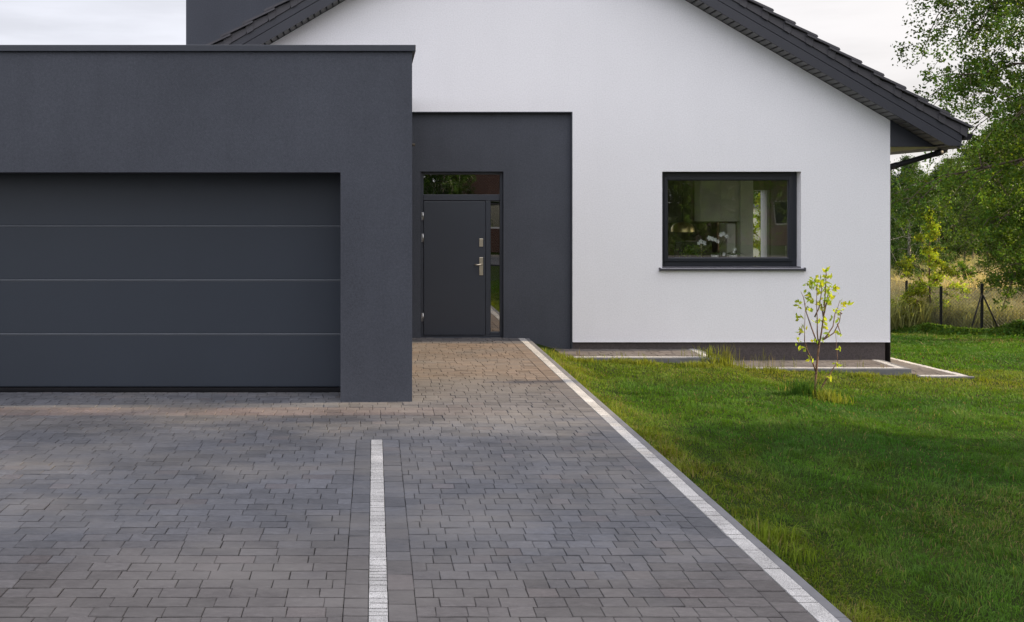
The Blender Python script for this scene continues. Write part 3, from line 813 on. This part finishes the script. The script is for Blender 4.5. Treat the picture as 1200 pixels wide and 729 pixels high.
far_house('brick_house', 3.2, 9.2, -12.5, 4.2, M['brick'], 'dark brick house mirrored in the front door glass', M['rooftile_far'])
far_house('plaster_house', 8.6+.9, 11.3, -24, 3.0, M['plaster'], 'pinkish plastered house mirrored at the edge of the kitchen window', M['rooftile_far'])
far_house('brown_house', 18.3, 28.0, -21.0, 3.4, M['brown'], 'long brown brick house mirrored beside the trees in the kitchen window', M['rooftile_far'])
for k, (x, y, s, rz, me) in enumerate(((1.2, -11.8, .8, .2, birch), (11.6, -12.6, .85, 1.1, willow), (14.4, -13.5, .95, 2.7, willow), (9.6, -14.0, .7, .5, birch), (-5.0, -15, 1.0, .9, darkt), (2.9, -10.9, .55, 2.2, birch), (3.0, -27, 1.0, 3.2, willow), (-3.0, -26, 1.0, 5.0, darkt))):
    plant_tree('street_tree', me, (x, y, -.05), 'green tree across the road mirrored in the window glass', 'tree', 'trees across the road', rz, s)

# ------------------------------------------------------------------ fence
fposts = [(15.35, 33.0), (14.95, 29.5), (14.57, 27.0), (15.16, 26.2), (17.3, 25.7), (19.6, 25.2), (21.9, 24.7)]
fence = empty('fence', (15.16, 26.2, gz(15.16, 26.2)), 'low chain link fence on thin black posts at the end of the lawn', 'fence')
fo = np.array(fence.location)
FH = 1.22
for k, (x, y) in enumerate(fposts):
    z = gz(x, y); h = FH+(.05 if k == 3 else 0)
    p = MB().box(x-.030-fo[0], x+.030-fo[0], y-.02-fo[1], y+.02-fo[1], z-.2-fo[2], z+h-fo[2], .004); p.box(x-.033-fo[0], x+.033-fo[0], y-.023-fo[1], y+.023-fo[1], z+h-fo[2], z+h+.015-fo[2])
    p.build('post', M['post'], fence)
x, y = fposts[3]; z = gz(x, y)
for ex, ey in ((-.42, -.15), (.46, -.11)):
    MB().tube([(x-fo[0], y-fo[1], z+FH*.86-fo[2]), (x+ex-fo[0], y+ey-fo[1], z-.05-fo[2])], .020, 6).build('brace', M['post'], fence)
wm = MB()
for (xa, ya), (xb, yb) in zip(fposts[:-1], fposts[1:]):
    L = math.hypot(xb-xa, yb-ya); za, zb = gz(xa, ya), gz(xb, yb); HH = FH-.06
    def pt(s, h): t = s/L; return (xa+(xb-xa)*t-fo[0], ya+(yb-ya)*t-fo[1], za+(zb-za)*t+h-fo[2])
    stp = .085; n = int((L+HH)/stp)
    for k in range(n):
        s0 = k*stp-HH
        for sgn in (1, -1):
            a, b = (s0, .03), (s0+HH, .03+HH)
            lo = max(0, s0); hi = min(L, s0+HH)
            if hi-lo < .02: continue
            h0, h1 = (lo-s0, hi-s0)
            if sgn < 0: h0, h1 = HH-h0, HH-h1
            wm.tube([pt(lo, .03+h0), pt(hi, .03+h1)], .0028, 3, False)
    for h in (.05, .6, FH-.05): wm.tube([pt(0, h), pt(L, h)], .003, 3, False)
wm.build('wire_mesh', M['wire'], fence)

# ------------------------------------------------------------------ young tree on the lawn
sx0, sy0 = 4.93, 11.75; sz0 = gz(sx0, sy0)
young = empty('young_tree', (sx0, sy0, sz0), 'thin young tree with fresh lime leaves planted alone in the lawn by the house', 'young tree')
def cp_(cx, cy):           # crop units of the close-up -> metres from the foot of the stem
    return ((cx-200)/3.838/F*sy0, (668-cy)/3.838/F*sy0)
br = [[(200, 690), (202, 600), (208, 520), (216, 430), (228, 370), (240, 290), (246, 200), (250, 110), (250, 85)],
      [(216, 430), (204, 370), (198, 300), (190, 230), (186, 150)], [(212, 425), (190, 350), (172, 280), (165, 215), (158, 190)],
      [(234, 405), (262, 380), (292, 345), (310, 290), (330, 262), (345, 232)], [(240, 400), (285, 372), (312, 320), (322, 270)],
      [(204, 545), (180, 490), (152, 445), (135, 400), (130, 330), (126, 230)], [(205, 655), (250, 590), (295, 525), (312, 505), (306, 380)],
      [(240, 290), (262, 230), (280, 190), (296, 165)], [(198, 300), (214, 260), (222, 190), (220, 150)], [(238, 300), (225, 240), (210, 235)],
      [(130, 380), (150, 360), (158, 348)], [(300, 330), (302, 372)], [(320, 285), (308, 272)]]
wd = MB(); nodes = []
for k, b in enumerate(br):
    az = random.uniform(-.9, .9)
    pts = []
    for i, (cx, cy) in enumerate(b):
        x, z = cp_(cx, cy); f = i/(len(b)-1)
        pts.append((x, (0 if k == 0 else az*.22*f)+random.gauss(0, .004), z))
    r0 = .014 if k == 0 else .0085
    wd.tube(pts, [r0*(1-.75*i/(len(pts)-1)) for i in range(len(pts))], 6); nodes.append(pts)
wd.build('trunk', M['bark_twig'], young)
cl = [(250, 90, 5, 8), (252, 118, 6, 10), (243, 150, 14, 14), (225, 160, 16, 14), (190, 135, 14, 14), (180, 155, 14, 12), (172, 200, 12, 12), (178, 222, 12, 10), (215, 150, 16, 14),
      (240, 190, 16, 14), (258, 180, 12, 10), (268, 210, 12, 10), (290, 182, 9, 8), (296, 168, 6, 6), (245, 225, 12, 10), (265, 240, 8, 6), (212, 236, 7, 6), (230, 262, 8, 5), (192, 275, 5, 4), (172, 262, 5, 4), (205, 320, 9, 7), (240, 322, 10, 7),
      (340, 234, 9, 8), (330, 246, 8, 4), (312, 268, 8, 5), (308, 285, 5, 3), (290, 306, 9, 4), (302, 372, 6, 5), (264, 376, 4, 3), (122, 232, 6, 7), (126, 255, 6, 5), (122, 292, 9, 4), (130, 357, 7, 5), (157, 349, 5, 5), (142, 368, 5, 3), (130, 405, 5, 4), (150, 440, 5, 3), (178, 488, 5, 5), (238, 345, 6, 5), (150, 440, 7, 5), (200, 410, 7, 5), (232, 400, 6, 4), (302, 510, 8, 5), (306, 440, 6, 4), (262, 575, 7, 4), (128, 300, 8, 5)]
C = []
for cx, cy, s, n in cl:
    x, z = cp_(cx, cy)
    for _ in range(int(n*1.15)):
        C.append((x+random.gauss(0, s*.8)/3.838/F*sy0, random.gauss(0, .05), z+random.gauss(0, s*.8)/3.838/F*sy0))
C = np.array(C)
link_mesh('crown', leaves_mesh('crown', C, .066, .034, [M['leaf_lime']], tints(len(C), .75, 1.5, .1), up=(0, 0, .9)), young)

# ------------------------------------------------------------------ grass
def blades(X, Y, Z, H, Wd, tint, bend=.5, rng=RNG, swirl=None):
    n = len(X); az = rng.uniform(0, 2*PI, n) if swirl is None else swirl+rng.normal(0, .9, n); face = az+rng.normal(0, .6, n)+PI/2
    B = np.stack([X, Y, Z-.004], -1); d = np.stack([np.cos(az), np.sin(az), np.zeros(n)], -1); s = np.stack([np.cos(face), np.sin(face), np.zeros(n)], -1)*(Wd*.5)[:, None]
    bd = (bend*rng.uniform(.1, 1.0, n)*H)[:, None]; up = np.array((0, 0, 1.0))
    m = B+d*bd*.30+up*(H*.58)[:, None]; t = B+d*bd+up*(H*.95)[:, None]-up*(bd*.25)
    P = np.stack([B-s, B+s, m+s*.8, m-s*.8, t], 1).reshape(-1, 3)
    k = np.arange(n)[:, None]*5
    dark = np.array([.75, .75, 1, 1, 1.0])[None, :, None]
    T = (tint[:, None, :]*np.ones((1, 5, 1))).reshape(-1, 3)
    return P, k+np.array([[0, 1, 2, 3]]), k+np.array([[3, 2, 4]]), T
from mathutils import noise as mnoise
def fbm(X, Y, s, o=0.0):
    return np.array([mnoise.fractal(Vector((a*s+o, b*s+o*1.7, o)), 1.0, 2.0, 4) for a, b in zip(X, Y)])
def field(X, Y, s, o):      # cheap smooth noise on a lattice, interpolated
    g = np.random.default_rng(int(o)).random((260, 260)); fx = (X*s+50) % 255; fy = (Y*s+50) % 255
    i = fx.astype(int); j = fy.astype(int); u = fx-i; v = fy-j; u = u*u*(3-2*u); v = v*v*(3-2*v)
    return (g[i, j]*(1-u)+g[i+1, j]*u)*(1-v)+(g[i, j+1]*(1-u)+g[i+1, j+1]*u)*v
GR = np.random.default_rng(21)
def lawn_patch(x0, x1, y0, y1, dens):
    n = int((x1-x0)*(y1-y0)*dens); return GR.uniform(x0, x1, n), GR.uniform(y0, y1, n)
def blocked(X, Y):
    b = (X < 2.256)
    b |= (X > -7) & (X < 4.74) & (Y > 14.36) & (Y < 20.5)
    b |= (X > 4.6) & (X < 7.40) & (Y > 14.43) & (Y < 20.5)
    b |= (X > 7.3) & (X < 8.13) & (Y > 14.235) & (Y < 20.5)
    return b
seg = []
for (x0, x1, y0, y1, dn, hm, wm_) in ((2.2, 8, 3.6, 7, 6500, .034, .0036), (2.2, 10, 7, 11, 3600, .036, .0048), (2.2, 12, 11, 15, 2200, .036, .0066), (7.4, 15, 15, 20, 1000, .040, .011), (8.5, 16.5, 20, 26.8, 560, .05, .018)):
    X, Y = lawn_patch(x0, x1, y0, y1, dn)
    keep = ~blocked(X, Y) & (X < .70*Y+2.2)
    X, Y = X[keep], Y[keep]; n = len(X)
    p1 = field(X, Y, 1.1, 5); p2 = field(X, Y, 3.7, 6); p3 = field(X, Y, 9.0, 7); p4 = field(X, Y, .45, 8)
    near = np.clip((15.0-Y)/2.5, 0, 1); edge = np.clip(1-(X-2.25)/(.40+.9*p1), 0, 1)
    dry_sunband = np.clip((Y-12.2)/1.8, 0, 1)*np.clip((15.2-Y)*5, 0, 1)  # drier grass towards the house, with the sunlit band tinted into the blades
    H = hm*GR.uniform(.55, 1.2, n)*(.5+.7*p2+.45*p3)
    tuft = (p3 > .80)&(p2 > .5); H = np.where(tuft, H*1.6, H)
    edgeclump = (X < 2.5+.12*p2) & (p2 > .45); H = np.where(edgeclump, H*(1.1+.8*p3), H)
    base = np.array((.070, .162, .012)); lush = np.array((.036, .116, .009)); yel = np.array((.215, .245, .020)); straw = np.array((.22, .175, .075)); grey = np.array((.085, .125, .040))
    w = np.clip(p1*1.5-.35, 0, 1)[:, None]; T = base*(1-w)+lush*w
    w = (np.clip(p2*1.6-.75, 0, 1)*.45)[:, None]; T = T*(1-w)+grey*w
    w = np.clip(.75*edge*(.4+.8*p2)+.62*dry_sunband*(.4+.9*p1)+.25*np.clip(p4*2-1.1, 0, 1), 0, .85)[:, None]; T = T*(1-w)+yel*w
    dead = GR.random(n) < (.03+.30*edge*p2+.14*dry_sunband*p1+.25*np.clip(p4*2.2-1.35, 0, 1)); T[dead] = straw
    T = T*GR.uniform(.65, 1.35, n)[:, None]
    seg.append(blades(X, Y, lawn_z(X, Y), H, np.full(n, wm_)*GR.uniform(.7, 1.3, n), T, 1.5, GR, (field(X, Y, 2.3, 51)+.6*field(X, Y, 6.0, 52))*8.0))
def tuft(x, y, n, r, h, w, c, bend=.6):
    X = x+GR.normal(0, r, n); Y = y+GR.normal(0, r*.8, n); ok = ~((X < 2.256) & (Y < 15.4)); X, Y = X[ok], Y[ok]; n = len(X)
    z = np.where((X < 4.72) & (Y > 14.37) & (Y < 15.3), -.15, np.where((X > 4.72) & (X < 7.4) & (Y > 14.43) & (Y < 15.3), -.31, lawn_z(X, Y)))
    T = np.array(c)*GR.uniform(.6, 1.4, n)[:, None]
    seg.append(blades(X, Y, z, h*GR.uniform(.4, 1.1, n), np.full(n, w), T, bend, GR))
YG = (.17, .20, .028); OL = (.13, .14, .04); ST = (.24, .20, .09)
for (px, d) in ((673, 14.2), (727, 14.25), (745, 14.15), (758, 14.2), (812, 14.1), (822, 14.0), (833, 14.05), (690, 14.2), (1010, 14.15), (1066, 14.15), (1018, 14.2), (880, 14.25), (905, 14.3)):
    tuft((px-PX0)/F*d, d, 120, .08, .10, .008, YG)
for px in (640, 648, 668, 720, 760):
    tuft((px-PX0)/F*14.25, 14.2, 90, .12, .08, .008, YG)
tuft(4.83, 14.45, 110, .06, .36, .007, OL, .22); tuft(4.70, 14.36, 240, .11, .20, .009, YG)
for (px, h) in ((800, .2), (818, .34), (862, .30), (868, .22), (877, .36), (884, .28), (892, .34), (898, .42), (905, .45), (916, .30), (930, .22), (990, .2), (1010, .28), (1035, .1), (655, .16), (660, .12), (677, .18), (730, .12), (750, .14)):
    d = 14.55; tuft((px-PX0)/F*d, d, 5, .03, h*.8, .006, ST if px % 2 else OL, .35)
tuft(sx0-.13, sy0+.02, 320, .08, .26, .007, (.05, .12, .016), .4); tuft(sx0+.10, sy0-.08, 300, .10, .17, .007, YG, .6); tuft(sx0+.02, sy0+.35, 120, .15, .10, .007, ST)
for k in range(34):
    y = GR.uniform(4.6, 14); tuft(2.30+abs(GR.normal(0, .05)), y, 26, .05, GR.uniform(.05, .13), .0055, YG if k % 3 else (.07, .13, .02), .8)
tuft(2.36, 6.25, 110, .07, .17, .006, (.15, .21, .02), .6); tuft(2.40, 5.95, 70, .06, .12, .006, (.14, .20, .02), .7); tuft(2.22, 4.97, 60, .035, .05, .005, (.06, .13, .015), .9)
for k in range(26):
    y = GR.uniform(4.8, 10); tuft(GR.uniform(2.6, .6*y+.4), y, 14, .05, GR.uniform(.05, .11), .006, (.12, .17, .03), .9)
tuft(3.75, 5.7, 60, .12, .09, .006, (.20, .19, .03), .9)
off = 0; VV = []; Q = []; Tr = []; TT = []
for P, q, t3, T in seg:
    VV.append(P); Q.append(q+off); Tr.append(t3+off); TT.append(T); off += len(P)
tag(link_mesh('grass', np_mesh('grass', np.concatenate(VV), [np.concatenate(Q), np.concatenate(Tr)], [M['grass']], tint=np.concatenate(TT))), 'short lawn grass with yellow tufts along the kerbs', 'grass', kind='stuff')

# tall dry grass beyond the fence, weeds at its foot
def stuff_blades(name, X, Y, H, W, T, m, label, cat, bend):
    P, q, t3, TT = blades(X, Y, lawn_z(X, Y), H, W, T, bend, GR)
    tag(link_mesh(name, np_mesh(name, P, [q, t3], [m], tint=TT)), label, cat, kind='stuff')
n = 42000; Y = 27.2+27*GR.random(n)**1.3; X = (GR.uniform(1000, 1300, n)-PX0)/F*Y
kp = ~((Y < 34) & (X < 15.3-.0*Y) & (Y < 27.6)); X, Y = X[kp], Y[kp]; n = len(X)
p = field(X, Y, .5, 31); p2 = field(X, Y, 1.6, 32)
T = np.array((.60, .49, .33))*(1-p[:, None]*.85)+np.array((.27, .35, .09))*(p[:, None]*.75); T = T*GR.uniform(.55, 1.3, n)[:, None]
stuff_blades('dry_grass', X, Y, GR.uniform(.5, 1.25, n)*(.7+.5*p2), np.full(n, .028), T, M['dry'], 'tall dry grass mixed with green beyond the fence', 'dry grass', 1.3)
# leafy weeds
W = []; 
line = [(13.2, 29.5), (14.3, 26.4), (15.2, 25.4), (17.3, 24.6), (22, 23.6)]
for (xa, ya), (xb, yb) in zip(line[:-1], line[1:]):
    L = math.hypot(xb-xa, yb-ya); m = int(L*2600); s = GR.random(m); r = GR.normal(0, .28, m)
    X = xa+(xb-xa)*s+r*.3; Y = ya+(yb-ya)*s+r+.15
    hmax = (.12+.50*field(X, Y, 1.6, 41)**2.2)*np.exp(-(r/.5)**2); W.append(np.stack([X, Y, lawn_z(X, Y)+hmax*GR.random(m)**.7], -1))
W = np.concatenate(W)
tag(link_mesh('weeds', leaves_mesh('weeds', W, .12, .06, [M['leaf_weed']], tints(len(W), .6, 1.5, .15), up=(0, 0, .8))), 'leafy green weeds growing along the foot of the fence', 'weeds', kind='stuff')

# far wood closing the view
FWd = np.random.default_rng(77); C = []; T = []
for k in range(90):
    x = FWd.uniform(8, 75); y = FWd.uniform(58, 74); h = FWd.uniform(3.6, 5.0)+max(0, (x-y*.56))*.12; rr = FWd.uniform(1.6, 3.0); m = 620
    d = FWd.normal(size=(m, 3)); d /= np.linalg.norm(d, axis=1)[:, None]; d *= (FWd.random(m)**.4)[:, None]
    C.append(np.array((x, y, -1.4+h*.52))+d*np.array((rr, rr, h*.5))); T.append(tints(m, .6, 1.3, .15, FWd)*FWd.uniform(.7, 1.25))
C = np.concatenate(C); T = np.concatenate(T)
tag(link_mesh('far_wood', leaves_mesh('far_wood', C, .38, .26, [M['leaf_dark']], T, rng=FWd)), 'distant wood closing the view behind the trees', 'wood', kind='stuff')

# ------------------------------------------------------------------ light
EL, AZS = math.radians(18), math.radians(3.0)
S = Vector((math.cos(EL)*math.cos(AZS), math.cos(EL)*math.sin(AZS), math.sin(EL)))
sun = bpy.data.lights.new('sun', 'SUN'); sun.energy = 5.0; sun.angle = math.radians(.6); sun.color = (1, .80, .52)
so = bpy.data.objects.new('sun', sun); col.objects.link(so); so.rotation_euler = S.to_track_quat('Z', 'Y').to_euler(); so.location = S*60
w = bpy.data.worlds.new('World'); sc.world = w; w.use_nodes = True; nt = w.node_tree; nt.nodes.clear()
out = nt.nodes.new('ShaderNodeOutputWorld'); bg = nt.nodes.new('ShaderNodeBackground'); bg.inputs[1].default_value = .05
nt.links.new(bg.outputs[0], out.inputs[0])
sky = nt.nodes.new('ShaderNodeTexSky'); sky.sky_type = 'NISHITA'; sky.sun_disc = False; sky.sun_elevation = EL; sky.sun_rotation = PI/2-AZS
tc = nt.nodes.new('ShaderNodeTexCoord'); sep = nt.nodes.new('ShaderNodeSeparateXYZ'); nt.links.new(tc.outputs['Generated'], sep.inputs[0])
def mrange(src, a, b, c, d):
    n = nt.nodes.new('ShaderNodeMapRange'); n.interpolation_type = 'SMOOTHSTEP'
    for k, v in zip((1, 2, 3, 4), (a, b, c, d)): n.inputs[k].default_value = v
    nt.links.new(src, n.inputs[0]); return n.outputs[0]
def math_(op, a, b):
    n = nt.nodes.new('ShaderNodeMath'); n.operation = op
    for s, v in zip(n.inputs, (a, b)):
        if isinstance(v, bpy.types.NodeSocket): nt.links.new(v, s)
        else: s.default_value = v
    return n.outputs[0]
zen = mrange(sep.outputs[2], .25, .9, 0, 1); back = mrange(sep.outputs[1], .5, -.7, 0, 1)
lum = math_('ADD', 10.2, math_('ADD', math_('MULTIPLY', zen, 6.0), math_('MULTIPLY', back, 8.5)))
mp = nt.nodes.new('ShaderNodeMapping'); mp.inputs['Scale'].default_value = (1.3, 1.3, 9.0); nt.links.new(tc.outputs['Generated'], mp.inputs[0])
cn = noise(nt, mp.outputs[0], 2.2, 7, .55)
lum = math_('MULTIPLY', lum, mrange(cn, .32, .66, .88, 1.08))
vm = nt.nodes.new('ShaderNodeVectorMath'); vm.operation = 'SCALE'
tintc = nt.nodes.new('ShaderNodeMix'); tintc.data_type = 'RGBA'; tintc.inputs[6].default_value = (.925, .94, 1.03, 1); tintc.inputs[7].default_value = (1.0, .96, .95, 1)
nt.links.new(mrange(sep.outputs[0], -.3, .6, 0, 1), tintc.inputs[0])
nt.links.new(tintc.outputs[2], vm.inputs[0]); nt.links.new(lum, vm.inputs['Scale'])
nt.links.new(mixc(nt, sky.outputs[0], vm.outputs[0], .93), bg.inputs[0])

# ------------------------------------------------------------------ camera
cam = bpy.data.cameras.new('camera'); co_ = bpy.data.objects.new('camera', cam); col.objects.link(co_)
co_.location = (0, 0, EYE); co_.rotation_euler = (PI/2, 0, 0)
cam.sensor_width = 36; cam.lens = F/1200*36; cam.shift_x = (600-PX0)/1200; cam.shift_y = (PY0-364.5)/1200; cam.clip_end = 3000
sc.camera = co_
sc.view_settings.view_transform = 'Standard'; sc.view_settings.look = 'None'; sc.view_settings.exposure = 0.93; sc.view_settings.gamma = 1
sc.cycles.max_bounces = 8; sc.cycles.transparent_max_bounces = 12; sc.cycles.diffuse_bounces = 4
